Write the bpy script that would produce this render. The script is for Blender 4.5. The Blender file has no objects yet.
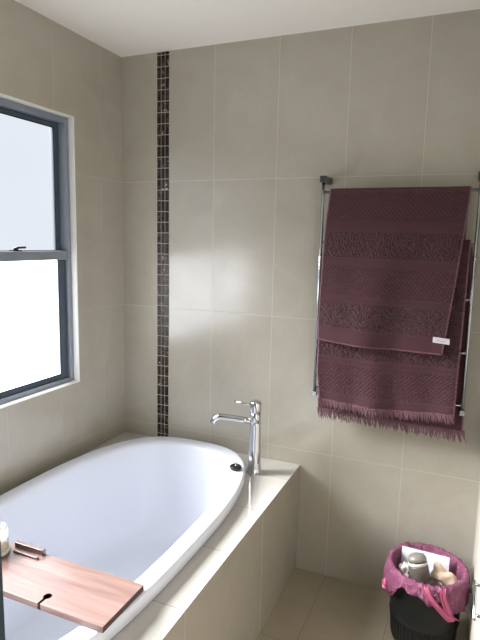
import bpy, bmesh, math, random
from mathutils import Vector, Matrix, noise
PI = math.pi
random.seed(7)
S = bpy.context.scene
C = S.collection

# ------------------------------------------------------------------ camera
def make_camera():
    a, b, c = 0.402966, -0.147384, -0.0221512
    R = (Matrix.Rotation(a, 3, 'Z') @ Matrix.Rotation(b, 3, 'X') @ Matrix.Rotation(c, 3, 'Y'))
    right, fwd, up = R.col[0], R.col[1], R.col[2]
    M = Matrix((( right.x, up.x, -fwd.x, 1.59785),
                ( right.y, up.y, -fwd.y, -2.24566),
                ( right.z, up.z, -fwd.z, 1.51008),
                (0, 0, 0, 1)))
    cd = bpy.data.cameras.new('camera')
    cd.sensor_fit = 'VERTICAL'; cd.sensor_height = 36.0
    cd.lens = 36.0 * 536.79 / 640.0
    cd.clip_start = 0.01
    o = bpy.data.objects.new('camera', cd); C.objects.link(o)
    o.matrix_world = M
    S.camera = o
make_camera()

# ------------------------------------------------------------------ world, lights, exposure
PANE_UPPER, PANE_LOWER = .78, 8.2
PANE_CLEAR = 0.40
SKY_STRENGTH = 54.0      # the bright part of the overcast sky, a wide soft sun
SKY_ELEV, SKY_AZ, SKY_ANGLE = 34, 8, 46
FILL_POWER = 22.0
w = bpy.data.worlds.new('world'); S.world = w; w.use_nodes = True
w.node_tree.nodes['Background'].inputs[0].default_value = (0.68, 0.74, 0.84, 1)
w.node_tree.nodes['Background'].inputs[1].default_value = 1.0
S.view_settings.view_transform = 'Standard'
S.view_settings.look = 'None'
S.view_settings.gamma = 1.0
S.view_settings.use_curve_mapping = False
S.view_settings.exposure = 0.22
S.cycles.diffuse_bounces = 6
S.cycles.max_bounces = 12

def area(name, loc, rot, sx, sy, power, col):
    l = bpy.data.lights.new(name, 'AREA'); l.shape = 'RECTANGLE'; l.size = sx; l.size_y = sy
    l.energy = power; l.color = col
    o = bpy.data.objects.new(name, l); C.objects.link(o); o.location = loc; o.rotation_euler = rot
    return o
def sun():
    l = bpy.data.lights.new('bright_sky', 'SUN'); l.energy = SKY_STRENGTH; l.angle = math.radians(SKY_ANGLE); l.color = (.95, .965, 1.0)
    o = bpy.data.objects.new('bright_sky', l); C.objects.link(o); o.location = (-3, -1.6, 3)
    e, a = math.radians(SKY_ELEV), math.radians(SKY_AZ)
    d = Vector((math.cos(e)*math.cos(a), math.cos(e)*math.sin(a), -math.sin(e)))
    o.rotation_euler = d.to_track_quat('-Z', 'Y').to_euler()
sun()
# fill light added in the unseen doorway to brighten the left wall
area('added_fill', (2.31, -2.45, 1.05), (0, math.radians(90), 0), 2.0, 0.8, FILL_POWER, (1.0, 0.96, 0.9))

# ------------------------------------------------------------------ node helpers
def mat(name):
    m = bpy.data.materials.new(name); m.use_nodes = True
    nt = m.node_tree
    return m, nt, nt.nodes['Principled BSDF']
def nd(nt, t, **kw):
    n = nt.nodes.new(t)
    for k, v in kw.items():
        if k.startswith('i_'): n.inputs[k[2:].replace('_', ' ')].default_value = v
        else: setattr(n, k, v)
    return n
def lk(nt, a, b): nt.links.new(a, b)
def mth(nt, op, a, b=None, c=None):
    n = nt.nodes.new('ShaderNodeMath'); n.operation = op
    for i, v in enumerate((a, b, c)):
        if v is None: continue
        if isinstance(v, (int, float)): n.inputs[i].default_value = v
        else: nt.links.new(v, n.inputs[i])
    return n.outputs[0]
def srgb(r, g, b):
    f = lambda v: (v/255/12.92) if v/255 <= .04045 else ((v/255+.055)/1.055)**2.4
    return (f(r), f(g), f(b), 1)
def simple(name, col, rough=.5, metal=0.0, **kw):
    m, nt, b = mat(name)
    b.inputs['Base Color'].default_value = col
    b.inputs['Roughness'].default_value = rough
    b.inputs['Metallic'].default_value = metal
    for k, v in kw.items(): b.inputs[k.replace('_', ' ')].default_value = v
    return m
def mixc(nt, fac, a, b):
    n = nt.nodes.new('ShaderNodeMix'); n.data_type = 'RGBA'
    for s, v in ((n.inputs[0], fac), (n.inputs[6], a), (n.inputs[7], b)):
        if isinstance(v, (int, float, tuple)): s.default_value = v
        else: nt.links.new(v, s)
    return n.outputs[2]

def joint_mask(nt, coord, period, offset, half):
    """1 on the joint, 0 on the tile. offset = coordinate of one joint."""
    d = mth(nt, 'SUBTRACT', coord, offset)
    d = mth(nt, 'DIVIDE', d, period)
    f = mth(nt, 'SUBTRACT', d, mth(nt, 'FLOOR', mth(nt, 'ADD', d, 0.5)))
    f = mth(nt, 'MULTIPLY', mth(nt, 'ABSOLUTE', f), period)
    return mth(nt, 'LESS_THAN', f, half), d
def tile_mat(name, u_axis, pu, ou, v_axis, pv, ov, c1, c2, grout, rough=.17, half=.0012, spec=.8, wave=.0):
    m, nt, b = mat(name)
    geo = nd(nt, 'ShaderNodeTexCoord')
    sep = nd(nt, 'ShaderNodeSeparateXYZ'); lk(nt, geo.outputs['Object'], sep.inputs[0])
    mu, du = joint_mask(nt, sep.outputs[u_axis], pu, ou, half)
    mv, dv = joint_mask(nt, sep.outputs[v_axis], pv, ov, half)
    j = mth(nt, 'MAXIMUM', mu, mv)
    # an id per tile shifts its own cloud pattern
    idv = mth(nt, 'ADD', mth(nt, 'MULTIPLY', mth(nt, 'FLOOR', du), 3.7), mth(nt, 'MULTIPLY', mth(nt, 'FLOOR', dv), 7.3))
    comb = nd(nt, 'ShaderNodeCombineXYZ'); lk(nt, idv, comb.inputs[0]); lk(nt, idv, comb.inputs[1]); lk(nt, idv, comb.inputs[2])
    add = nd(nt, 'ShaderNodeVectorMath', operation='ADD'); lk(nt, geo.outputs['Object'], add.inputs[0]); lk(nt, comb.outputs[0], add.inputs[1])
    n1 = nd(nt, 'ShaderNodeTexNoise'); n1.inputs['Scale'].default_value = 5.0; n1.inputs['Detail'].default_value = 6; n1.inputs['Distortion'].default_value = 1.2
    lk(nt, add.outputs[0], n1.inputs['Vector'])
    mp = nd(nt, 'ShaderNodeMapping'); mp.inputs['Scale'].default_value = (60, 60, 14); lk(nt, add.outputs[0], mp.inputs[0])
    n2 = nd(nt, 'ShaderNodeTexNoise'); n2.inputs['Scale'].default_value = 2.0; n2.inputs['Detail'].default_value = 3; lk(nt, mp.outputs[0], n2.inputs['Vector'])
    v = mth(nt, 'ADD', mth(nt, 'MULTIPLY', n1.outputs[0], .72), mth(nt, 'MULTIPLY', n2.outputs[0], .28))
    mr = nd(nt, 'ShaderNodeMapRange'); mr.inputs[1].default_value = .3; mr.inputs[2].default_value = .7; lk(nt, v, mr.inputs[0])
    base = mixc(nt, mr.outputs[0], c1, c2)
    col = mixc(nt, j, base, grout)
    lk(nt, col, b.inputs['Base Color'])
    r = mth(nt, 'ADD', mth(nt, 'MULTIPLY', j, .15), mth(nt, 'ADD', mth(nt, 'MULTIPLY', n1.outputs[0], .08), rough-.04))
    lk(nt, r, b.inputs['Roughness'])
    b.inputs['Specular IOR Level'].default_value = spec
    bp = nd(nt, 'ShaderNodeBump'); bp.inputs['Strength'].default_value = .18; bp.inputs['Distance'].default_value = .001
    h = mth(nt, 'SUBTRACT', mth(nt, 'MULTIPLY', n1.outputs[0], wave), j)
    lk(nt, h, bp.inputs['Height']); lk(nt, bp.outputs[0], b.inputs['Normal'])
    return m

T1, T2, GR = srgb(172, 167, 154), srgb(163, 157, 144), srgb(173, 168, 156)
M_back = tile_mat('tile_back', 0, .3, .4948, 2, .6, .577, T1, T2, GR, rough=.2, spec=1.0, half=.0011)
M_left = tile_mat('tile_left', 1, .3, -.164, 2, .6, .577, T1, T2, srgb(165, 159, 146), rough=.2, half=.0009)
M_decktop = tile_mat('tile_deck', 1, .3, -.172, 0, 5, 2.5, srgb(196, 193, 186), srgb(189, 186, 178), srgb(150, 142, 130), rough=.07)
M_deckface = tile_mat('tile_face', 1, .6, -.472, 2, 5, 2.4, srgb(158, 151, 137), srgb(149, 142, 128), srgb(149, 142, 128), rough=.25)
M_floor = tile_mat('tile_floor', 0, .3, 1.097, 1, .6, -.47, srgb(158, 147, 128), srgb(148, 137, 118), srgb(104, 94, 78), rough=.25, half=.0016)
M_ceil = simple('ceiling_paint', srgb(240, 236, 228), .9)
M_paint = simple('reveal_paint', srgb(215, 214, 210), .6)
M_acryl = simple('acrylic_white', srgb(208, 211, 219), .38, Specular_IOR_Level=.35)
M_chrome = simple('chrome', (.54, .55, .56, 1), .08, 1.0)
M_steel = simple('polished_steel', (.50, .52, .53, 1), .2, 1.0)
M_alu = simple('window_aluminium', srgb(136, 143, 152), .4, .3)
M_alud = simple('window_aluminium_dark', srgb(74, 84, 98), .4, .3)
M_seal = simple('rubber_seal', srgb(28, 32, 38), .6)
M_black = simple('black_plastic', srgb(16, 17, 19), .35)
M_brk = simple('bracket_grey', srgb(70, 72, 72), .35, .6)
M_dark = simple('grout_base', srgb(186, 180, 170), .8)
M_vanity = simple('vanity_paint', srgb(178, 172, 162), .35)
M_stone = simple('vanity_stone', srgb(225, 223, 218), .2)
M_door = simple('door_paint', srgb(225, 222, 214), .45)

# ------------------------------------------------------------------ mesh helpers
class MB:
    def __init__(s): s.v = []; s.f = []; s.sm = []; s.uv = None
    def add(s, vs, fs, smooth=False):
        n = len(s.v); s.v += [tuple(v) for v in vs]
        s.f += [tuple(i+n for i in f) for f in fs]; s.sm += [smooth]*len(fs)
    def box(s, x0, x1, y0, y1, z0, z1):
        s.add([(x0,y0,z0),(x1,y0,z0),(x1,y1,z0),(x0,y1,z0),(x0,y0,z1),(x1,y0,z1),(x1,y1,z1),(x0,y1,z1)],
              [(0,3,2,1),(4,5,6,7),(0,1,5,4),(1,2,6,5),(2,3,7,6),(3,0,4,7)])
        return s
    def rings(s, rings, cap0=True, cap1=True, closed=True, smooth=True):
        n = len(rings[0]); vs = [p for r in rings for p in r]; fs = []
        for i in range(len(rings)-1):
            for k in range(n if closed else n-1):
                a = i*n+k; b = i*n+(k+1) % n
                fs.append((a, b, b+n, a+n))
        if cap0: fs.append(tuple(range(n-1, -1, -1)))
        if cap1: fs.append(tuple((len(rings)-1)*n+k for k in range(n)))
        s.add(vs, fs, smooth); return s
    def lathe(s, prof, seg=32, c=(0,0,0), cap0=True, cap1=True):
        return s.rings([[(c[0]+r*math.cos(2*PI*k/seg), c[1]+r*math.sin(2*PI*k/seg), c[2]+z) for k in range(seg)] for r, z in prof], cap0, cap1)
    def tube(s, pts, r, seg=12):
        pts = [Vector(p) for p in pts]; rs = r if isinstance(r, (list, tuple)) else [r]*len(pts)
        rings = []; up = None
        for i, p in enumerate(pts):
            t = (pts[min(i+1, len(pts)-1)]-pts[max(i-1, 0)]).normalized()
            if up is None: up = Vector((0,0,1)) if abs(t.z) < .9 else Vector((1,0,0))
            a = t.cross(up).normalized(); b = a.cross(t).normalized(); up = b
            rings.append([p+(a*math.cos(2*PI*k/seg)+b*math.sin(2*PI*k/seg))*rs[i] for k in range(seg)])
        return s.rings(rings)
    def build(s, name, m, parent=None, loc=(0,0,0), bevel=0, seg=2):
        me = bpy.data.meshes.new(name); me.from_pydata(s.v, [], s.f)
        me.polygons.foreach_set('use_smooth', s.sm); me.update()
        bm = bmesh.new(); bm.from_mesh(me); bmesh.ops.recalc_face_normals(bm, faces=bm.faces); bm.to_mesh(me); bm.free()
        o = bpy.data.objects.new(name, me); C.objects.link(o); o.location = loc
        if m: me.materials.append(m)
        if parent: o.parent = parent
        if bevel:
            md = o.modifiers.new('bevel', 'BEVEL'); md.width = bevel; md.segments = seg; md.limit_method = 'ANGLE'; md.angle_limit = math.radians(40)
            md.harden_normals = False
        return o
def tag(o, label, cat, group=None):
    o['label'] = label; o['category'] = cat
    if group: o['group'] = group
    return o
def struct(o): o['kind'] = 'structure'; return o
def empty(name, loc, label, cat, rz=0):
    o = bpy.data.objects.new(name, None); C.objects.link(o); o.location = loc; o.rotation_euler = (0, 0, rz)
    o.empty_display_size = .05
    return tag(o, label, cat)
def bez(p0, p1, p2, n):
    p0, p1, p2 = map(Vector, (p0, p1, p2))
    return [p0*(1-t)**2+p1*2*t*(1-t)+p2*t*t for t in [i/n for i in range(n+1)]]

# ------------------------------------------------------------------ room
ZC = 2.354; XR = 2.25; YN = -3.3
WY0, WY1, WZ0, WZ1 = -1.87, -.343, .857, 2.013       # window opening in the left wall
WT = .10
struct(MB().box(-WT, XR+.1, YN-.1, .1, -.1, 0).build('floor', M_floor))
struct(MB().box(-WT, XR+.1, YN-.1, .1, ZC, ZC+.1).build('ceiling', M_ceil))
struct(MB().box(-WT, XR+.1, 0, .1, 0, ZC).build('wall_back', M_back))
lw = MB()
lw.box(-WT, 0, WY1, 0, 0, ZC); lw.box(-WT, 0, YN, WY0, 0, ZC)
lw.box(-WT, 0, WY0, WY1, 0, WZ0); lw.box(-WT, 0, WY0, WY1, WZ1, ZC)
struct(lw.build('wall_left', M_left))
rw = MB(); rw.box(XR, XR+.1, YN, -2.87, 0, ZC); rw.box(XR, XR+.1, -2.03, 0, 0, ZC); rw.box(XR, XR+.1, -2.87, -2.03, 2.06, ZC)
struct(rw.build('wall_right', M_left))
struct(MB().box(-WT, XR+.1, YN-.1, YN, 0, ZC).build('wall_front', M_left))
dt = MB(); dt.box(XR-.015, XR, -2.94, -2.87, 0, 2.13); dt.box(XR-.015, XR, -2.03, -1.96, 0, 2.13); dt.box(XR-.015, XR, -2.87, -2.03, 2.06, 2.13)
struct(dt.build('trim_2', M_door, bevel=.003))

# ------------------------------------------------------------------ window
def window():
    # painted lining of the reveal
    r = MB(); t = .006; x0, x1 = -WT+.0005, .0015
    r.box(x0, x1, WY1-t, WY1, WZ0, WZ1); r.box(x0, x1, WY0, WY0+t, WZ0, WZ1)
    r.box(x0, x1, WY0+t, WY1-t, WZ1-t, WZ1); r.box(x0, x1, WY0+t, WY1-t, WZ0, WZ0+t)
    win = struct(r.build('window_1', M_paint, bevel=.001))
    a, b, c, d = WY0+t, WY1-t, WZ0+t, WZ1-t
    f = MB(); X0, X1 = -.099, -.026; fw_ = .022
    f.box(X0, X1, b-fw_, b, c, d); f.box(X0, X1, a, a+fw_, c, d)
    f.box(X0, X1, a+fw_, b-fw_, d-fw_, d); f.box(X0, X1, a+fw_, b-fw_, c, c+.018)
    f.build('window_frame', M_alu, win, bevel=.002)
    zm = 1.432
    def sash(xa, xb, z0, z1, wb, wt, name, pt=.005, ws=.020):
        s = MB(); ya, yb = a+fw_, b-fw_
        s.box(xa, xb, yb-ws, yb, z0, z1); s.box(xa, xb, ya, ya+ws, z0, z1)
        if wt: s.box(xa, xb, ya+ws, yb-ws, z1-wt, z1)
        if wb: s.box(xa, xb, ya+ws, yb-ws, z0, z0+wb)
        so = s.build(name, M_alud, win, bevel=.002)
        g = MB(); q = .004
        for (y0, y1, zz0, zz1) in ((yb-ws-q, yb-ws, z0+wb, z1-wt), (ya+ws, ya+ws+q, z0+wb, z1-wt),
                                   (ya+ws+q, yb-ws-q, z0+wb, z0+wb+q), (ya+ws+q, yb-ws-q, z1-wt-q, z1-wt)):
            g.box(xb-.006, xb-.001, y0, y1, zz0, zz1)
        g.build('glazing_seal', M_seal, so)
        xm = (xa+xb)/2
        MB().box(xm-.003, xm+.003, ya+ws-.005, yb-ws+.005, z0+wb-.005, z1-wt+pt).build('frosted_pane', M_pane_up if 'upper' in name else M_pane_low, so)
        return so
    sash(-.084, -.062, zm-.015, d-fw_, .03, .020, 'upper_sash', ws=.027)
    sash(-.060, -.040, c+.018, zm, .02, .0, 'lower_sash', ws=.042)
    # meeting rail
    rl = MB(); rl.box(-.0615, -.030, a+fw_, b-fw_, zm-.022, zm+.016)
    rail = rl.build('meeting_rail', M_alu, win, bevel=.003)
    l = MB(); y = -.635
    l.box(-.066, -.046, y-.022, y+.022, zm+.0155, zm+.021)
    l.lathe([(.009, 0), (.009, .008), (.007, .010)], 16, (-.056, y, zm+.021))
    l.tube([(-.056, y, zm+.028), (-.052, y+.016, zm+.030), (-.046, y+.042, zm+.031)], [.005, .0042, .0042], 8)
    l.build('latch', M_black, rail)
def pane_mat(name, strength):
    m, nt, b = mat(name)
    tc = nd(nt, 'ShaderNodeTexCoord'); mp = nd(nt, 'ShaderNodeMapping'); mp.inputs['Scale'].default_value = (1, 1.0, 1.6)
    lk(nt, tc.outputs['Object'], mp.inputs[0])
    n = nd(nt, 'ShaderNodeTexNoise'); n.inputs['Scale'].default_value = 1.8; n.inputs['Detail'].default_value = 1; lk(nt, mp.outputs[0], n.inputs['Vector'])
    col = mixc(nt, n.outputs[0], (.80, .87, 1.0, 1), (1.0, 1.0, 1.0, 1))
    em = nd(nt, 'ShaderNodeEmission'); lk(nt, col, em.inputs[0]); em.inputs[1].default_value = strength
    gl = nd(nt, 'ShaderNodeBsdfGlossy'); gl.inputs['Roughness'].default_value = .35
    mx = nd(nt, 'ShaderNodeMixShader'); mx.inputs[0].default_value = .05
    lk(nt, em.outputs[0], mx.inputs[1]); lk(nt, gl.outputs[0], mx.inputs[2])
    tp = nd(nt, 'ShaderNodeBsdfTransparent'); m3 = nd(nt, 'ShaderNodeMixShader'); m3.inputs[0].default_value = PANE_CLEAR**.5
    lk(nt, mx.outputs[0], m3.inputs[1]); lk(nt, tp.outputs[0], m3.inputs[2])
    out = nt.nodes['Material Output']; lk(nt, m3.outputs[0], out.inputs['Surface'])
    m.cycles.emission_sampling = 'FRONT_BACK' if hasattr(m.cycles, 'emission_sampling') else None
    return m
M_pane_up = pane_mat('frosted_glass_upper', PANE_UPPER)
M_pane_low = pane_mat('frosted_glass_lower', PANE_LOWER)
window()

# ------------------------------------------------------------------ mosaic strip (trim on the back wall)
def mosaic():
    x0, x1 = .2000, .2630
    m, nt, b = mat('mosaic_stone')
    at = nd(nt, 'ShaderNodeAttribute'); at.attribute_name = 'tone'
    tc = nd(nt, 'ShaderNodeTexCoord')
    off = nd(nt, 'ShaderNodeVectorMath', operation='MULTIPLY_ADD'); lk(nt, at.outputs['Color'], off.inputs[0])
    off.inputs[1].default_value = (9, 7, 11); lk(nt, tc.outputs['Object'], off.inputs[2])
    n = nd(nt, 'ShaderNodeTexNoise'); n.inputs['Scale'].default_value = 26; n.inputs['Detail'].default_value = 4; n.inputs['Distortion'].default_value = 2.2
    lk(nt, off.outputs[0], n.inputs['Vector'])
    cr = nd(nt, 'ShaderNodeValToRGB'); lk(nt, n.outputs[0], cr.inputs[0])
    e = cr.color_ramp.elements
    e[0].position = .30; e[0].color = srgb(22, 18, 17)
    e[1].position = .70; e[1].color = srgb(215, 208, 196)
    for p, c in ((.44, srgb(44, 36, 33)), (.57, srgb(76, 62, 56)), (.645, srgb(104, 90, 82))):
        k = e.new(p); k.color = c
    sep = nd(nt, 'ShaderNodeSeparateColor'); lk(nt, at.outputs['Color'], sep.inputs[0])
    mul = nd(nt, 'ShaderNodeVectorMath', operation='SCALE'); lk(nt, cr.outputs[0], mul.inputs[0])
    lk(nt, mth(nt, 'ADD', mth(nt, 'MULTIPLY', sep.outputs[0], .6), .45), mul.inputs['Scale'])
    lk(nt, mul.outputs[0], b.inputs['Base Color']); b.inputs['Roughness'].default_value = .3; b.inputs['Specular IOR Level'].default_value = .3
    base = MB().box(x0-.0015, x1+.0015, -.0015, .001, .508, ZC-.001)
    st = struct(base.build('trim_1', M_dark))
    t = MB(); g = .0032; cw = (x1-x0)/3; ph = .05008; tones = []
    # a row's joint sits where the photograph has one: z = 2.322 and every 53 mm below it
    z = 2.3382+ph
    while z > .52:
        z1 = min(z-g/2, ZC-.003); z0 = max(z-ph+g/2, .510)
        if z1-z0 > .006:
            for k in range(3):
                xa = x0+k*cw+g/2*(k > 0); xb = x0+(k+1)*cw-g/2*(k < 2)
                t.box(xa, xb, -.0040, -.001, z0, z1); tones.append((random.random(), random.random(), random.random(), 1))
        z -= ph
    o = t.build('mosaic_tiles', m, st)
    ca = o.data.color_attributes.new('tone', 'FLOAT_COLOR', 'CORNER')
    for p in o.data.polygons:
        for li in p.loop_indices: ca.data[li].color = tones[p.vertices[0]//8]
    md = o.modifiers.new('bevel', 'BEVEL'); md.width = .0009; md.segments = 2
mosaic()

# ------------------------------------------------------------------ bath and its surround
BX, BY, BA, BB = .462, -.862, .398, .802
DX, DZ, DY = .9537, .507, -1.885
NSEG = 96
def sup(a, b, n, z, k, N=NSEG):
    t = 2*PI*k/N; c, s = math.cos(t), math.sin(t)
    r = (abs(c)**n+abs(s)**n)**(-1/n)
    return (BX+a*r*c, BY+b*r*s, z)
def bath():
    P = [(.392,.796,2.9,.5085),(.394,.798,2.9,.512),(.398,.802,2.9,.530),(.400,.804,2.9,.548),(.3985,.8025,2.9,.5545),(.3955,.7995,2.9,.5585),(.390,.794,2.9,.5603),(.384,.788,2.9,.5605),
         (.356,.757,2.85,.5605),(.347,.747,2.85,.559),(.340,.738,2.8,.554),(.335,.732,2.8,.545),(.331,.724,2.8,.52),(.322,.705,2.75,.44),
         (.308,.678,2.7,.34),(.292,.648,2.65,.25),(.276,.62,2.6,.195),(.25,.585,2.55,.16),(.215,.54,2.5,.143),(.16,.46,2.4,.137),(.09,.3,2.2,.134),(.03,.1,2.0,.132)]
    Q = [(.385,.79,2.9,.5085),(.352,.755,2.8,.505),(.342,.735,2.8,.49),(.330,.71,2.75,.40),(.312,.68,2.7,.29),(.293,.65,2.6,.19),(.25,.59,2.5,.14),(.16,.46,2.4,.12),(.03,.1,2.0,.118)]
    m = MB(); R = [[sup(*p, k) for k in range(NSEG)] for p in reversed(Q)]+[[sup(*p, k) for k in range(NSEG)] for p in P]
    m.rings(R)
    b = m.build('bathtub', M_acryl)
    tag(b, 'white oval drop-in bath set into the tiled surround under the window', 'bathtub')
    d = MB(); d.lathe([(.028, 0), (.028, .003), (.024, .005), (.020, .003), (.018, .003)], 24, (BX, BY, .133))
    d.build('drain', M_chrome, b)
    return b
bath()
def surround():
    N = NSEG; m = MB()
    # square frame round the hole: walk the rectangle in step with the hole's outline
    x0, x1, y0, y1 = .0006, DX, DY, -.0006
    def outer(k):
        t = 2*PI*k/N; c, s = math.cos(t), math.sin(t)
        cx, cy = BX, BY
        q = []
        if c > 1e-9: q.append((x1-cx)/c)
        if c < -1e-9: q.append((x0-cx)/c)
        if s > 1e-9: q.append((y1-cy)/s)
        if s < -1e-9: q.append((y0-cy)/s)
        r = min(q); return [cx+c*r, cy+s*r]
    O = [outer(k) for k in range(N)]
    for cx, cy in ((x0,y0),(x1,y0),(x1,y1),(x0,y1)):
        k = min(range(N), key=lambda i: (O[i][0]-cx)**2+(O[i][1]-cy)**2); O[k] = [cx, cy]
    H = [sup(.365, .768, 2.85, DZ, k)[:2] for k in range(N)]
    R = [[(p[0], p[1], DZ-.001) for p in O], [(p[0], p[1], DZ) for p in O], [(p[0], p[1], DZ) for p in H], [(p[0], p[1], DZ-.02) for p in H]]
    m.rings(R, False, False, smooth=False)
    n = len(m.v)
    for k in range(N):
        a, b = k, (k+1) % N; m.f.append((a, 3*N+a, 3*N+b, b)); m.sm.append(False)
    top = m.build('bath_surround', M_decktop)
    tag(top, 'cream tiled ledge boxed in around the oval bath', 'bath surround')
    f = MB(); f.box(DX-.012, DX, DY, -.0006, 0, DZ-.0011); f.box(.0006, DX-.012, DY, DY+.012, 0, DZ-.0011)
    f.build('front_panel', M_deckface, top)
surround()

def plug():
    e = empty('bath_plug', (.757, -.285, .5605), 'small black rubber bath plug lying on the rim near the tap', 'bath plug')
    MB().lathe([(.019, 0), (.023, .004), (.025, .010), (.025, .014), (.021, .017), (.019, .014), (.006, .014)], 28).build('stopper', M_black, e)
    m = MB(); m.lathe([(.005, .014), (.005, .019), (.003, .021)], 12)
    m.tube([(.009*math.cos(t), .0, .022+.009*math.sin(t)) for t in [i*PI/8 for i in range(9)]], .0016, 6)
    m.build('pull_ring', M_chrome, e)
plug()

def tap():
    ang = math.radians(190)
    e = empty('bath_tap', (.797, -.172, DZ), 'tall chrome mixer tap standing on the tiled ledge beside the bath', 'tap', ang)
    MB().lathe([(.033, 0), (.033, .004), (.0295, .006), (.0285, .03), (.025, .16), (.0235, .225), (.0235, .229), (.0225, .230), (.0235, .231),
                (.0235, .272), (.0225, .273)], 40).build('body', M_chrome, e)
    MB().lathe([(.0235, .275), (.0245, .277), (.0245, .316), (.023, .322), (.018, .326), (.008, .327)], 40).build('cap', M_chrome, e)
    pts = [(.018, 0, .232), (.06, 0, .236), (.12, 0, .240), (.150, 0, .241)]+[(.150+.040*math.sin(t), 0, .241-.040*(1-math.cos(t))) for t in [i*math.radians(62)/6 for i in range(1, 7)]]
    x, y, z = pts[-1]; pts.append((x+.006, 0, z-.012))
    MB().tube(pts, [.0150, .0142]+[.0134]*(len(pts)-2), 20).build('spout', M_chrome, e)
    h = MB(); h.tube([(.015, 0, .306), (.05, 0, .309), (.095, 0, .313)], [.0055, .0048, .0045], 12)
    h.build('lever', M_chrome, e)
tap()

# ------------------------------------------------------------------ bath tray
def wood_mat(name, c1, c2, c3, rough=.32):
    m, nt, b = mat(name)
    tc = nd(nt, 'ShaderNodeTexCoord'); mp = nd(nt, 'ShaderNodeMapping'); mp.inputs['Scale'].default_value = (1.6, 14, 14); lk(nt, tc.outputs['Object'], mp.inputs[0])
    n = nd(nt, 'ShaderNodeTexNoise'); n.inputs['Scale'].default_value = 2.2; n.inputs['Detail'].default_value = 6; n.inputs['Distortion'].default_value = .8; lk(nt, mp.outputs[0], n.inputs['Vector'])
    mp2 = nd(nt, 'ShaderNodeMapping'); mp2.inputs['Scale'].default_value = (6, 180, 180); lk(nt, tc.outputs['Object'], mp2.inputs[0])
    n2 = nd(nt, 'ShaderNodeTexNoise'); n2.inputs['Scale'].default_value = 1.0; n2.inputs['Detail'].default_value = 2; lk(nt, mp2.outputs[0], n2.inputs['Vector'])
    cr = nd(nt, 'ShaderNodeValToRGB'); e = cr.color_ramp.elements
    e[0].position = .32; e[0].color = c1; e[1].position = .7; e[1].color = c3; k = e.new(.5); k.color = c2
    lk(nt, mth(nt, 'ADD', mth(nt, 'MULTIPLY', n.outputs[0], .8), mth(nt, 'MULTIPLY', n2.outputs[0], .2)), cr.inputs[0])
    lk(nt, cr.outputs[0], b.inputs['Base Color']); b.inputs['Roughness'].default_value = rough
    bp = nd(nt, 'ShaderNodeBump'); bp.inputs['Strength'].default_value = .12; bp.inputs['Distance'].default_value = .0006
    lk(nt, n2.outputs[0], bp.inputs['Height']); lk(nt, bp.outputs[0], b.inputs['Normal'])
    return m
M_wood = wood_mat('bath_tray_wood', srgb(106, 82, 75), srgb(126, 101, 93), srgb(144, 119, 111), rough=.28)
M_ledge = simple('ledge_wood', srgb(84, 58, 54), .25, Specular_IOR_Level=.8)
M_end = simple('end_grain_shaded', srgb(62, 42, 40), .5)  # end grain, darkened further with the shade of the end turned from the window
TZ0, TZ1 = .5612, .5782
def tray():
    e = empty('bath_tray', (.46, -1.2, TZ0), 'reddish brown wooden tray board laid across the bath', 'bath tray')
    # outline walked counter-clockwise, with the keyhole slot cut from the front edge
    x0, x1, y0, y1 = -.385, .388, -.090, .088
    sx, sw, hr, hy = .187, .0045, .0118, -.058
    pts = [(x1, y0), (x1, y1), (x0, y1), (x0, y0), (sx-sw, y0)]
    a0 = math.asin(sw/hr)
    for i in range(17):
        t = -PI/2-a0-(2*PI-2*a0)*i/16
        pts.append((sx+hr*math.cos(t), hy+hr*math.sin(t)))
    pts.append((sx+sw, y0))
    bm = bmesh.new(); vs = [bm.verts.new((x, y, 0)) for x, y in pts]
    f = bm.faces.new(vs); r = bmesh.ops.triangulate(bm, faces=[f])
    ex = bmesh.ops.extrude_face_region(bm, geom=bm.faces[:])
    for v in ex['geom']:
        if isinstance(v, bmesh.types.BMVert): v.co.z += TZ1-TZ0
    bmesh.ops.recalc_face_normals(bm, faces=bm.faces)
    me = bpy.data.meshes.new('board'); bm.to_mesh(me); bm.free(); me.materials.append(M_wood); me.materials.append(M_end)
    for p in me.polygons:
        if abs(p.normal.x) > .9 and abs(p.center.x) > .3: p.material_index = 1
    o = bpy.data.objects.new('board', me); C.objects.link(o); o.parent = e
    md = o.modifiers.new('bevel', 'BEVEL'); md.width = .0015; md.segments = 2; md.limit_method = 'ANGLE'
    h = TZ1-TZ0
    MB().box(-.062, .046, .074, .0875, h-.001, h+.017).build('holder_ledge', M_ledge, e, bevel=.001)
    MB().box(-.046, .047, .052, .059, h-.001, h+.007).build('holder_ledge', M_ledge, e, bevel=.001)
    for s in (-.30, .30):
        MB().box(s-.006, s+.006, -.07, .07, -.014, .001).build('cleat', M_wood, e, bevel=.001)
tray()

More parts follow.
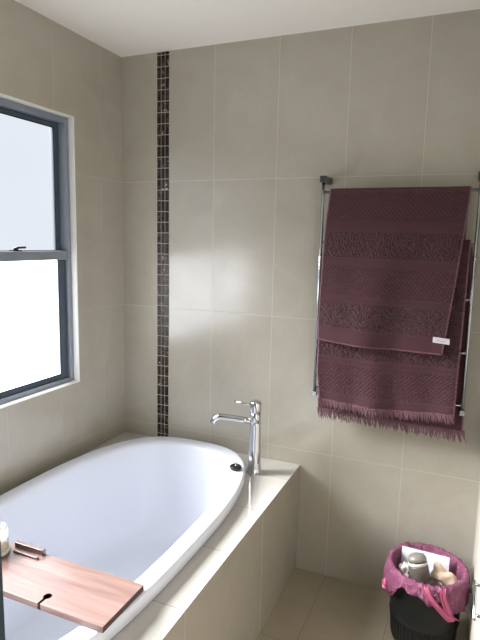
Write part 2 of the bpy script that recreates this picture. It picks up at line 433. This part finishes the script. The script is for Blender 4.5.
def candle():
    e = empty('jar_candle', (.368, -1.172, TZ1+.0012), 'cream candle in a clear glass jar standing on the wooden bath tray', 'candle')
    gm, nt, b = mat('clear_glass'); b.inputs['Transmission Weight'].default_value = 1; b.inputs['Roughness'].default_value = .02; b.inputs['IOR'].default_value = 1.45
    b.inputs['Base Color'].default_value = (.97, .98, .98, 1)
    wx = simple('wax', srgb(240, 232, 205), .5, Subsurface_Weight=.3)
    base = simple('thick_glass_base', srgb(225, 222, 216), .12, Transmission_Weight=.2)
    gt = nd(nt, 'ShaderNodeBsdfTransparent'); gg = nd(nt, 'ShaderNodeBsdfGlossy'); gg.inputs['Roughness'].default_value = .06
    gd = nd(nt, 'ShaderNodeBsdfTranslucent'); gd.inputs[0].default_value = (.95, .95, .93, 1)
    g1 = nd(nt, 'ShaderNodeMixShader'); g1.inputs[0].default_value = .3; g2 = nd(nt, 'ShaderNodeMixShader'); g2.inputs[0].default_value = .16
    lk(nt, gt.outputs[0], g1.inputs[1]); lk(nt, gd.outputs[0], g1.inputs[2]); lk(nt, g1.outputs[0], g2.inputs[1]); lk(nt, gg.outputs[0], g2.inputs[2])
    lk(nt, g2.outputs[0], nt.nodes['Material Output'].inputs['Surface'])
    MB().lathe([(.038, .012), (.038, .074), (.037, .076), (.0360, .074), (.0360, .012)], 40, cap0=False, cap1=False).build('jar', gm, e)
    MB().lathe([(.037, 0), (.041, .002), (.042, .007), (.040, .0115), (.010, .0115)], 40).build('jar_base', base, e)
    MB().lathe([(.034, .0112), (.0352, .013), (.0352, .050), (.030, .052), (.004, .051)], 32).build('wax', wx, e)
    MB().tube([(0, 0, .05), (.001, 0, .062)], .0009, 6).build('wick', M_black, e)
candle()

# ------------------------------------------------------------------ glass screen at the foot of the bath
def screen():
    e = empty('shower_screen', (1.196, -1.893, 0), 'upright glass shower screen edge at the far left, nearest the camera', 'shower screen')
    g, nt, b = mat('screen_glass'); b.inputs['Transmission Weight'].default_value = 1; b.inputs['Roughness'].default_value = 0; b.inputs['IOR'].default_value = 1.2
    b.inputs['Base Color'].default_value = (.93, .97, .96, 1)
    ed = simple('glass_edge', srgb(20, 38, 44), .4, Specular_IOR_Level=.3)
    m = MB(); m.box(-1.19, -.0565, -.005, .005, DZ+.003, 2.05)
    m.build('glass_panel', g, e)
    m = MB(); m.box(-.0562, 0, -.005, -.0015, .003, 2.05); m.box(-.0562, 0, .0015, .005, .003, 2.05); 
    MB().box(-.0562, 0, -.006, .006, .003, 2.05).build('edge_strip', ed, e, bevel=.001)
screen()

# ------------------------------------------------------------------ heated towel rail
RY = -.092; RXL, RXR = 1.030, 1.608
RZ = [1.708, 1.511, 1.310, 1.108, .905]
def rail():
    e = empty('towel_rail', (0, 0, 0), 'polished steel ladder towel rail fixed to the tiled wall', 'towel rail')
    for x in (RXL, RXR):
        u_ = MB(); u_.lathe([(.0066, .885), (.0066, 1.752)], 20, (x, RY, 0)); u_.lathe([(.0076, 1.455), (.0076, 1.468)], 20, (x, RY, 0)); u_.build('upright', M_steel, e)
        for z, m in ((1.7585, M_brk), (.877, M_steel)):
            q = MB(); s = .013 if z > 1 else .010
            q.box(x-s, x+s, RY-s, 0, z-s, z+s)
            b = q.build('wall_bracket', m, e, bevel=.003)
    for z in RZ:
        MB().tube([(RXL+.006, RY, z), (RXR-.006, RY, z)], .0055, 12).build('rung', M_steel, e)
rail()

# ------------------------------------------------------------------ towels
def towel_mat(name, bands, total, shift=0):
    """bands: list of (start, end, kind) along uv.y in metres; kind d = diamond weave, f = floral relief."""
    m, nt, b = mat(name)
    uv = nd(nt, 'ShaderNodeUVMap'); uv.uv_map = 'UVMap'
    sep = nd(nt, 'ShaderNodeSeparateXYZ'); lk(nt, uv.outputs[0], sep.inputs[0])
    U, V = sep.outputs[0], sep.outputs[1]
    def band(kind):
        acc = None
        for s0, s1, k in bands:
            if k != kind: continue
            q = mth(nt, 'MULTIPLY', mth(nt, 'GREATER_THAN', V, s0), mth(nt, 'LESS_THAN', V, s1))
            acc = q if acc is None else mth(nt, 'MAXIMUM', acc, q)
        return acc if acc is not None else mth(nt, 'MULTIPLY', V, 0)
    # diamonds
    P = .0165
    def ridge(x):
        f = mth(nt, 'FRACT', x); f = mth(nt, 'ABSOLUTE', mth(nt, 'SUBTRACT', f, .5)); return mth(nt, 'MULTIPLY', f, 2)
    a = ridge(mth(nt, 'DIVIDE', mth(nt, 'ADD', U, V), P)); c = ridge(mth(nt, 'DIVIDE', mth(nt, 'SUBTRACT', U, V), P))
    dia = mth(nt, 'SMOOTH_MAX', a, c, .1)
    # floral: mirrored, warped rings
    cell = .13
    pu = mth(nt, 'PINGPONG', U, cell/2)
    vv = nd(nt, 'ShaderNodeCombineXYZ'); lk(nt, pu, vv.inputs[0]); lk(nt, mth(nt, 'MULTIPLY', V, 1.0), vv.inputs[1])
    n = nd(nt, 'ShaderNodeTexNoise'); n.inputs['Scale'].default_value = 24; n.inputs['Detail'].default_value = .6; n.inputs['Distortion'].default_value = 1.6
    lk(nt, vv.outputs[0], n.inputs['Vector'])
    flo = mth(nt, 'MULTIPLY_ADD', mth(nt, 'SINE', mth(nt, 'MULTIPLY', n.outputs[0], 30.0)), .5, .5)
    # fine pile
    pn = nd(nt, 'ShaderNodeTexNoise'); pn.inputs['Scale'].default_value = 420; pn.inputs['Detail'].default_value = 2; lk(nt, uv.outputs[0], pn.inputs['Vector'])
    # thin woven border lines
    edge = None
    for s0, s1, k in bands:
        for s in (s0-.006, s1+.006):
            q = mth(nt, 'LESS_THAN', mth(nt, 'ABSOLUTE', mth(nt, 'SUBTRACT', V, s)), .0013)
            edge = q if edge is None else mth(nt, 'MAXIMUM', edge, q)
    bd, bf = band('d'), band('f')
    h = mth(nt, 'ADD', mth(nt, 'MULTIPLY', dia, mth(nt, 'MULTIPLY', bd, .8)), mth(nt, 'MULTIPLY', flo, mth(nt, 'MULTIPLY', bf, 1.3)))
    h = mth(nt, 'SUBTRACT', h, mth(nt, 'MULTIPLY', edge, .7))
    h2 = mth(nt, 'ADD', h, mth(nt, 'MULTIPLY', pn.outputs[0], .22))
    bp = nd(nt, 'ShaderNodeBump'); bp.inputs['Strength'].default_value = 1.0; bp.inputs['Distance'].default_value = .0042
    lk(nt, h2, bp.inputs['Height']); lk(nt, bp.outputs[0], b.inputs['Normal'])
    mm = nd(nt, 'ShaderNodeMapRange'); mm.inputs[1].default_value = .2; mm.inputs[2].default_value = 1.1; lk(nt, mth(nt, 'MULTIPLY', pn.outputs[0], 1.2), mm.inputs[0])
    col = mixc(nt, mm.outputs[0], srgb(65, 41, 45), srgb(88, 58, 64))
    sel = mth(nt, 'MAXIMUM', mth(nt, 'LESS_THAN', U, .006), mth(nt, 'GREATER_THAN', U, .524))
    col = mixc(nt, mth(nt, 'MULTIPLY', sel, .8), col, srgb(132, 98, 106))
    lk(nt, col, b.inputs['Base Color']); b.inputs['Roughness'].default_value = .95
    b.inputs['Sheen Weight'].default_value = .15; b.inputs['Sheen Roughness'].default_value = .5
    b.inputs['Specular IOR Level'].default_value = .15
    return m

def cloth(name, m, path, NU, fx, fold, parent):
    """path: list of (s, y, z) down the sheet; fx(u, s) -> x; fold(u, i) -> (dy, dz)."""
    vs, fs, uvs = [], [], []
    for i, (s, y, z) in enumerate(path):
        for k in range(NU+1):
            u = k/NU; x = fx(u, s, z); dy, dz = fold(u, s, z, y)
            vs.append((x, y+dy, z+dz)); uvs.append((u*.53, s))
    W = NU+1
    for i in range(len(path)-1):
        for k in range(NU): fs.append((i*W+k, i*W+k+1, (i+1)*W+k+1, (i+1)*W+k))
    me = bpy.data.meshes.new(name); me.from_pydata(vs, [], fs)
    ul = me.uv_layers.new(name='UVMap')
    for p in me.polygons:
        p.use_smooth = True
        for li in p.loop_indices: ul.data[li].uv = uvs[me.loops[li].vertex_index]
    me.materials.append(m)
    o = bpy.data.objects.new(name, me); C.objects.link(o); o.parent = parent
    md = o.modifiers.new('thick', 'SOLIDIFY'); md.thickness = .006; md.offset = 0
    md = o.modifiers.new('sub', 'SUBSURF'); md.levels = 1; md.render_levels = 1
    return o
def drape(zr, back_len, front_len, yb, yf, r, n=40):
    """sheet from the bottom of the back flap, over a rung at height zr, to the bottom of the front flap."""
    pts = []; nb = max(4, int(n*back_len/.6)); nf = max(6, int(n*front_len/.6))
    for i in range(nb): 
        t = i/nb; z = zr-back_len*(1-t)
        e = min(1, (zr-z)/.15); e = e*e*(3-2*e)
        pts.append((-back_len*(1-t), (RY+r)*(1-e)+yb*e, z))
    for i in range(9):
        t = PI*i/8; pts.append((0+.001*i, RY+r*math.cos(t), zr+r*math.sin(t)))
    for i in range(1, nf+1):
        t = i/nf; z = zr-front_len*t
        e = min(1, (zr-z)/.15); e = e*e*(3-2*e)
        pts.append((.008+front_len*t, (RY-r)*(1-e)+yf*e, z))
    return pts
M_fringe = simple('fringe_cotton', srgb(112, 84, 91), .95, Specular_IOR_Level=.1)  # paler than the towel: light caught by the strands is put into the colour
M_hem = simple('hem_cotton', srgb(106, 74, 82), .95, Specular_IOR_Level=.1)
def fringe(parent, ed, length, m=M_fringe):
    """tufts hanging from the sheet's lower edge; ed(u) -> point."""
    f = MB(); N = 150
    for i in range(N):
        u = (i+.5)/N; p = Vector(ed(u)); L = length*random.uniform(.75, 1.1)
        lean = .18*math.sin(u*21+1)*.6+random.uniform(-.22, .22)+.12
        q = [p+Vector((0, random.uniform(-.0015, .0015), .004))]
        for k in range(1, 5):
            t = k/4; q.append(q[0]+Vector((lean*L*t*t+random.uniform(-.0008, .0008), random.uniform(-.002, .002)-.004*t, -L*t)))
        f.tube(q, [.0023, .0026, .0023, .0020, .0006], 5)
    o = f.build('fringe', m, parent); return o

def towels():
    # front towel, on the top rung
    A = empty('hand_towel', (0, 0, 0), 'plum patterned towel with small white tag, in front on the top rung', 'towel')
    mA = towel_mat('towel_front', [(.012, .125, 'd'), (.165, .262, 'f'), (.30, .41, 'd'), (.44, .54, 'f')], .6)
    pa = drape(1.7085, .42, .592, RY+.034, RY-.044, .0105)
    def fxA(u, s, z):
        t = max(0, min(1, (1.7185-z)/.6))
        if s < 0: return 1.062+(1.572-1.062)*u
        xl = 1.058-.016*math.sin(min(1, t*1.6)*PI/2)+.004*math.sin(t*5)
        xr = 1.578-.012*t-.040*t**1.3
        return xl+(xr-xl)*u
    def foA(u, s, z, y):
        if s < 0: return (.003*math.sin(u*9), 0)
        t = max(0, (1.7185-z)/.6)
        dy = t*(.014*math.sin(u*8.5+.6+1.2*t)+.005*math.sin(u*17+2+t*2))
        dy -= .010*t*math.exp(-((u-.0)/.10)**2)*-1
        return (dy, -.012*t*u*(1 if t > .0 else 0)+.006*math.sin(u*3.1)*t**4*-1)
    oa = cloth('cloth', mA, pa, 44, fxA, foA, A)
    # hem band along the lower edge and white tag
    s, y, z = pa[-1]
    h = MB()
    pts = []
    for k in range(45):
        u = k/44; dy, dz = foA(u, s, z, y); pts.append((fxA(u, s, z), y+dy-.0005, z+dz))
    h.tube(pts, .0042, 8); h.build('hem', M_hem, A)
    tg = MB(); tz = 1.158; dy = foA(.885, .57, tz, 0)[0]
    tx0, tx1 = 1.487, 1.546; ty = RY-.044+dy-.0062
    y0 = RY-.044+foA(.865, .57, tz, 0)[0]-.0058; y1 = RY-.044+foA(.985, .57, tz, 0)[0]-.0058
    def tq(x): return y0+(y1-y0)*(x-tx0)/(tx1-tx0)
    T = .0016
    def quad(mb, xa, xb, za, zb, off, th):
        tilt = -.05
        def p(x, zz, o): return (x, tq(x)-o, zz+(x-tx0)*tilt)
        mb.add([p(xa,za,off), p(xb,za,off), p(xb,zb,off), p(xa,zb,off), p(xa,za,off+th), p(xb,za,off+th), p(xb,zb,off+th), p(xa,zb,off+th)],
               [(0,3,2,1),(4,5,6,7),(0,1,5,4),(1,2,6,5),(2,3,7,6),(3,0,4,7)])
    quad(tg, tx0, tx1, tz-.0105, tz+.0105, -.002, .004)
    to = tg.build('tag', simple('tag_white', srgb(206, 196, 206), .7), A)
    pr = MB(); x = tx0+.014
    while x < tx1-.016:
        wd = random.choice((.0014, .0030, .0022)); quad(pr, x, x+wd, tz-.003, tz+random.choice((.001, .003)), .002, .0003); x += wd+.0016
    pr.build('tag_print', simple('tag_ink', srgb(150, 146, 160), .8), to)

    # bath towel, on the second rung, behind
    B = empty('bath_towel', (0, 0, 0), 'longer fringed plum towel, behind on the second rung', 'towel')
    mB = towel_mat('towel_rear', [(.012, .125, 'd'), (.165, .262, 'f'), (.30, .36, 'd'), (.40, .475, 'f'), (.505, .62, 'd')], .66)
    pb = drape(1.517, .705, .650, RY+.014, RY-.017, .011)
    def fxB(u, s, z):
        t = max(0, min(1, (1.517-z)/.66))
        if s < 0:
            xl = 1.052-.010*math.sin(t*PI/2); xr = 1.600+.018*t
            return xl+(xr-xl)*u
        xl = 1.052-.014*math.sin(min(1, t*1.3)*PI/2)+.018*max(0, t-.8)*4
        xr = 1.592-.008*t
        return xl+(xr-xl)*u
    def foB(u, s, z, y):
        t = max(0, (1.517-z)/.66)
        if s < 0: return (.004*math.sin(u*7)*t*.5, -.012*u*t)
        dy = t*t*(.012*math.sin(u*11+.2)+.006*math.sin(u*23+1))-.010*max(0, t-.55)*2
        return (dy, .010*math.sin(u*3.2)*t**4*-1+.014*(u**4-.3)*t**6)
    cloth('cloth', mB, pb, 44, fxB, foB, B)
    s1, y1_, z1_ = pb[-1]; s0, y0_, z0_ = pb[0]
    def e1(u):
        dy, dz = foB(u, s1, z1_, y1_); return (fxB(u, s1, z1_), y1_+dy, z1_+dz)
    def e0(u):
        dy, dz = foB(u, s0, z0_, y0_); return (fxB(u, s0, z0_)+.006*u, y0_+dy, z0_+dz)
    fringe(B, e1, .040)
    fringe(B, e0, .048)
towels()

# ------------------------------------------------------------------ bin
BC = Vector((1.533, -.222, 0))
def bin_():
    e = empty('waste_bin', BC, 'dark green plastic waste bin on the floor beside the white vanity', 'bin')
    m = simple('bin_plastic', srgb(15, 18, 17), .5, Specular_IOR_Level=.35)
    N = 192; b = MB()
    def ring(r, z, rib): return [((r+rib*(.5+.5*math.cos(48*2*PI*k/N)))*math.cos(2*PI*k/N), (r+rib*(.5+.5*math.cos(48*2*PI*k/N)))*math.sin(2*PI*k/N), z) for k in range(N)]
    R = [ring(.108, 0, 0), ring(.114, .004, .001), ring(.116, .02, .0035), ring(.1215, .100, .0035), ring(.124, .104, .0), ring(.1275, .106, 0), ring(.129, .110, 0), ring(.1275, .114, 0),
         ring(.126, .116, 0), ring(.131, .20, 0), ring(.1345, .290, 0), ring(.1385, .292, 0), ring(.1385, .299, 0), ring(.134, .300, 0), ring(.131, .295, 0), ring(.127, .2, 0), ring(.112, .008, 0), ring(.05, .006, 0)]
    b.rings(R); b.build('bin_body', m, e)
    # liner folded over the rim: its own thing
    L = empty('bin_liner', BC, 'crinkled pink plastic bag lining the dark bin, tie handles hanging out', 'bin liner')
    pm, nt, bs = mat('pink_film')
    bs.inputs['Base Color'].default_value = srgb(178, 106, 140); bs.inputs['Roughness'].default_value = .14
    bs.inputs['Transmission Weight'].default_value = .0; bs.inputs['Specular IOR Level'].default_value = 1.0
    tr = nd(nt, 'ShaderNodeBsdfTranslucent'); tr.inputs[0].default_value = srgb(170, 84, 128)
    tp = nd(nt, 'ShaderNodeBsdfTransparent'); tp.inputs[0].default_value = srgb(225, 165, 198)
    m1 = nd(nt, 'ShaderNodeMixShader'); m1.inputs[0].default_value = .25; m2 = nd(nt, 'ShaderNodeMixShader'); m2.inputs[0].default_value = .26
    lk(nt, bs.outputs[0], m1.inputs[1]); lk(nt, tr.outputs[0], m1.inputs[2]); lk(nt, m1.outputs[0], m2.inputs[1]); lk(nt, tp.outputs[0], m2.inputs[2])
    lk(nt, m2.outputs[0], nt.nodes['Material Output'].inputs['Surface'])
    tc = nd(nt, 'ShaderNodeTexCoord'); wn = nd(nt, 'ShaderNodeTexNoise'); wn.inputs['Scale'].default_value = 38; wn.inputs['Detail'].default_value = 3; wn.inputs['Distortion'].default_value = 2.5
    lk(nt, tc.outputs['Object'], wn.inputs['Vector'])
    rid = mth(nt, 'ABSOLUTE', mth(nt, 'SUBTRACT', wn.outputs[0], .5))
    wb = nd(nt, 'ShaderNodeBump'); wb.inputs['Strength'].default_value = 1; wb.inputs['Distance'].default_value = .022; lk(nt, rid, wb.inputs['Height'])
    lk(nt, wb.outputs[0], bs.inputs['Normal'])
    tie = simple('pink_film_tie', srgb(182, 86, 124), .28, Specular_IOR_Level=.6)
    N = 320; rings = []
    def skirt(t):   # how far the fold hangs, by angle (0 = +x, -90 = towards the camera)
        d = math.degrees(t) % 360
        def g(c, w_): 
            x = min(abs(d-c), 360-abs(d-c)); return math.exp(-(x/w_)**2)
        return .050+.050*g(200, 28)+.035*g(325, 30)+.012*math.sin(t*7)+.008*math.sin(t*13+1)-.018*g(255, 25)
    prof = [(-.022, -.20, 1), (-.015, -.12, 1), (-.010, -.06, .9), (-.007, -.02, .6), (-.003, .004, .35), (.004, .0075, .3), (.0085, .003, .4), (.009, -.15, .6), (.0105, -.4, .9), (.012, -.7, 1), (.013, -1.0, 1.1)]
    for j, (dr, dz, am) in enumerate(prof):
        rg = []
        for k in range(N):
            t = 2*PI*k/N; q = Vector((math.cos(t)*2.2, math.sin(t)*2.2, j*.30))
            nz = noise.noise(q*2.3)*.6+noise.noise(q*6)*.4+.35*noise.noise(Vector((math.cos(t)*9, math.sin(t)*9, j*.9)))+.5*abs(noise.noise(Vector((math.cos(t)*14, math.sin(t)*14, j*.35))))-.4*abs(noise.noise(Vector((math.cos(t)*22+5, math.sin(t)*22, j*.8))))
            base = .1385 if dr >= .004 else (.131 if dr > -.009 else .125)
            if dr >= .0085:
                sk = skirt(t); z = .300+dz*sk; r = base+dr+.012*am*nz+.004*abs(dz)
                r = max(r, .1415)
            else:
                z = .301+dz+.011*nz; r = base+dr+.010*am*min(nz, .3)
                if dr < -.006: r = min(r, .124+.02*(.1+dz) if dz > -.15 else .112)
            rg.append((r*math.cos(t), r*math.sin(t), z))
        rings.append(rg)
    lm = MB(); lm.rings(rings, False, False)
    o = lm.build('film', pm, L)
    md = o.modifiers.new('thick', 'SOLIDIFY'); md.thickness = .0006; md.offset = 1
    def strip(name, ctr, width, sd):
        random.seed(sd); m_ = MB(); rows = []
        for i, (p, wv) in enumerate(zip(ctr, width)):
            p = Vector(p); row = []
            out = Vector((p.x, p.y, 0)).normalized(); tan = Vector((-out.y, out.x, 0))
            for k in range(9):
                t = k/8-.5
                row.append(p+tan*(wv*t*2)+out*(.004*math.sin(k*1.5+i*.5)+.0012*random.random())+Vector((0, 0, .002*math.sin(k*.9+i*.6))))
            rows.append(row)
        m_.rings(rows, False, False, closed=False)
        s = m_.build(name, tie, L); q = s.modifiers.new('thick', 'SOLIDIFY'); q.thickness = .0009
        q = s.modifiers.new('sub', 'SUBSURF'); q.levels = 1; q.render_levels = 1
    def cyl(d, r, z): t = math.radians(d); return (r*math.cos(t), r*math.sin(t), z)
    strip('tie_handle', [cyl(268, .137, .309), cyl(270, .149, .305), cyl(274, .155, .285), cyl(281, .160, .262), cyl(290, .163, .240), cyl(299, .165, .218), cyl(307, .166, .198), cyl(311, .166, .190)],
          [.010, .013, .012, .012, .014, .018, .024, .022], 3)
    strip('tie_handle', [cyl(296, .137, .309), cyl(295, .150, .304), cyl(293, .157, .286), cyl(296, .162, .262), cyl(300, .165, .236), cyl(305, .167, .21)],
          [.008, .010, .010, .012, .014, .012], 4)
    # small knotted loop on the left
    kn = MB(); c = Vector(cyl(203, .156, .222)); out = Vector((math.cos(math.radians(203)), math.sin(math.radians(203)), 0)); tan = Vector((-out.y, out.x, 0))
    kn.tube([c+tan*(.014*math.cos(a))+Vector((0, 0, .018*math.sin(a)))+out*(.004*math.sin(2*a)) for a in [i*2*PI/14 for i in range(15)]], [.006+.0018*math.sin(i*2.1) for i in range(15)], 8)
    kn.build('tie_knot', tie, L)
bin_()

def rubbish():
    def at(x, y, z): return (BC.x+x, BC.y+y, z)
    card = empty('white_card', at(-.009, .045, .240), 'flat white cardboard piece standing upright in the pink-lined bin', 'card')
    card.rotation_euler = (math.radians(-12), math.radians(-1), math.radians(-4))
    MB().box(-.092, .086, -.0012, .0012, -.03, .082).build('sheet', simple('card_white', srgb(216, 214, 220), .6), card, bevel=.0005)
    d = MB(); d.lathe([(.0022, 0), (.0022, .0004)], 12); o = d.build('punched_dot', M_black, card, loc=(-.022, -.0013, .043)); o.rotation_euler = (PI/2, 0, 0)
    # taupe bottle with a pale collar
    bt = empty('toiletry_bottle', at(-.012, -.052, .246), 'taupe rounded plastic bottle with pale collar sticking out of the bin', 'bottle')
    bt.scale = (1.1, 1.1, 1.1); bt.rotation_euler = (math.radians(-10), math.radians(-15), 0)
    taupe = simple('taupe_plastic', srgb(86, 80, 73), .4)
    MB().lathe([(.02, 0), (.030, .003), (.033, .012), (.033, .055), (.0325, .066), (.0315, .069)], 32).build('bottle_body', taupe, bt)
    MB().lathe([(.0295, .068), (.0295, .087)], 32).build('neck_ring', M_black, bt)
    MB().lathe([(.031, .0695), (.0325, .071), (.0325, .079), (.031, .080)], 32).build('collar', simple('collar_pale', srgb(190, 188, 180), .35), bt)
    MB().lathe([(.0300, .0845), (.031, .086), (.0305, .094), (.026, .101), (.016, .105), (.004, .106)], 32).build('bottle_cap', simple('cap_grey', srgb(122, 117, 108), .35), bt)
    # cream crumpled paper cone
    pc = MB(); pts = []
    cream = simple('cream_paper', srgb(214, 194, 168), .7)
    def crumple(name, c, rx, ry, rz, m, amp, sd, label, cat, tilt=(0, 0, 0)):
        bm = bmesh.new(); bmesh.ops.create_icosphere(bm, subdivisions=4, radius=1)
        for v in bm.verts:
            n1 = noise.noise(v.co*1.7+Vector((sd, 0, 0))); n2 = noise.cell(v.co*2.6+Vector((0, sd, 0)))-.5; n3 = noise.noise(v.co*5+Vector((sd, sd, 0)))
            v.co *= 1+amp*(n1+.35*n2+.4*n3)
            v.co.x *= rx; v.co.y *= ry; v.co.z *= rz
        me = bpy.data.meshes.new(name); bm.to_mesh(me); bm.free(); me.materials.append(m)
        for p in me.polygons: p.use_smooth = True
        o = bpy.data.objects.new(name, me); C.objects.link(o); o.location = c; o.rotation_euler = tilt
        return tag(o, label, cat)
    # folded cream carton with a peaked flap
    bm = bmesh.new(); bmesh.ops.create_icosphere(bm, subdivisions=4, radius=1)
    pk = Vector((-.55, .1, .83)).normalized()
    for v in bm.verts:
        d = v.co.normalized(); k = max(0, d.dot(pk))
        f = 1+.95*k**22+.20*noise.noise(d*1.4+Vector((4, 1, 2)))+.06*abs(noise.noise(d*3.5))
        v.co = Vector((d.x*f*.048, d.y*f*.026, d.z*f*.040))
    me = bpy.data.meshes.new('paper_carton'); bm.to_mesh(me); bm.free(); me.materials.append(cream)
    c = bpy.data.objects.new('paper_carton', me); C.objects.link(c); c.location = at(.064, -.016, .268)
    c.rotation_euler = (math.radians(8), math.radians(14), 0)
    tag(c, 'cream crumpled paper carton with a peaked corner in the bin', 'carton')
    tis = simple('tissue', srgb(205, 196, 190), .85)
    crumple('crumpled_tissue', at(-.080, -.020, .262), .026, .03, .032, tis, .5, 3.1, 'white crumpled tissue at the left side of the bin contents', 'tissue')
    crumple('cotton_wad', at(-.066, -.050, .250), .02, .022, .024, tis, .45, 8.3, 'off-white cotton wad between the tissue and the taupe bottle', 'cotton wad')
    lidm = simple('brown_lid', srgb(52, 30, 28), .35)
    l = MB(); l.lathe([(.030, 0), (.032, .002), (.032, .016), (.029, .018), (.027, .012), (.004, .011)], 32)
    o = l.build('screw_top', lidm, None, loc=at(.036, -.074, .262)); o.rotation_euler = (math.radians(12), 0, 0)
    tag(o, 'dark brown round lid at the front of the bin contents', 'lid')
rubbish()

# ------------------------------------------------------------------ vanity unit
def vanity():
    X = 1.697; Y0, Y1 = -1.45, -.001
    v = empty('vanity_unit', (X, 0, 0), 'off-white vanity cabinet with steel bar handle at the right edge', 'vanity cabinet')
    MB().box(.018, .50, Y0, Y1, .106, .82).build('carcass', M_vanity, v)
    MB().box(.06, .46, Y0+.02, Y1, .0, .106).build('plinth', M_vanity, v)
    MB().box(0, .018, -.290, Y1, .106, .82).build('end_panel', M_vanity, v, bevel=.001)
    for z0, z1 in ((.106, .357), (.360, .660), (.663, .82)):
        d = MB().box(0, .018, Y0, -.293, z0, z1).build('drawer' if z1 < .8 else 'false_front', M_vanity, v, bevel=.0015)
        if z1 > .8: continue
        c = -.872; h = MB(); L = .080; zz = z1-.030
        h.tube([(-.026, c-L, zz), (-.026, c+L, zz)], .0045, 10)
        for q in (-1, 1): h.tube([(-.026, c+q*(L-.015), zz), (.001, c+q*(L-.015), zz)], .0035, 8)
        h.build('handle', M_steel, d)
    MB().box(-.012, .55, Y0-.01, Y1, .82, .85).build('benchtop', M_stone, v, bevel=.002)
vanity()
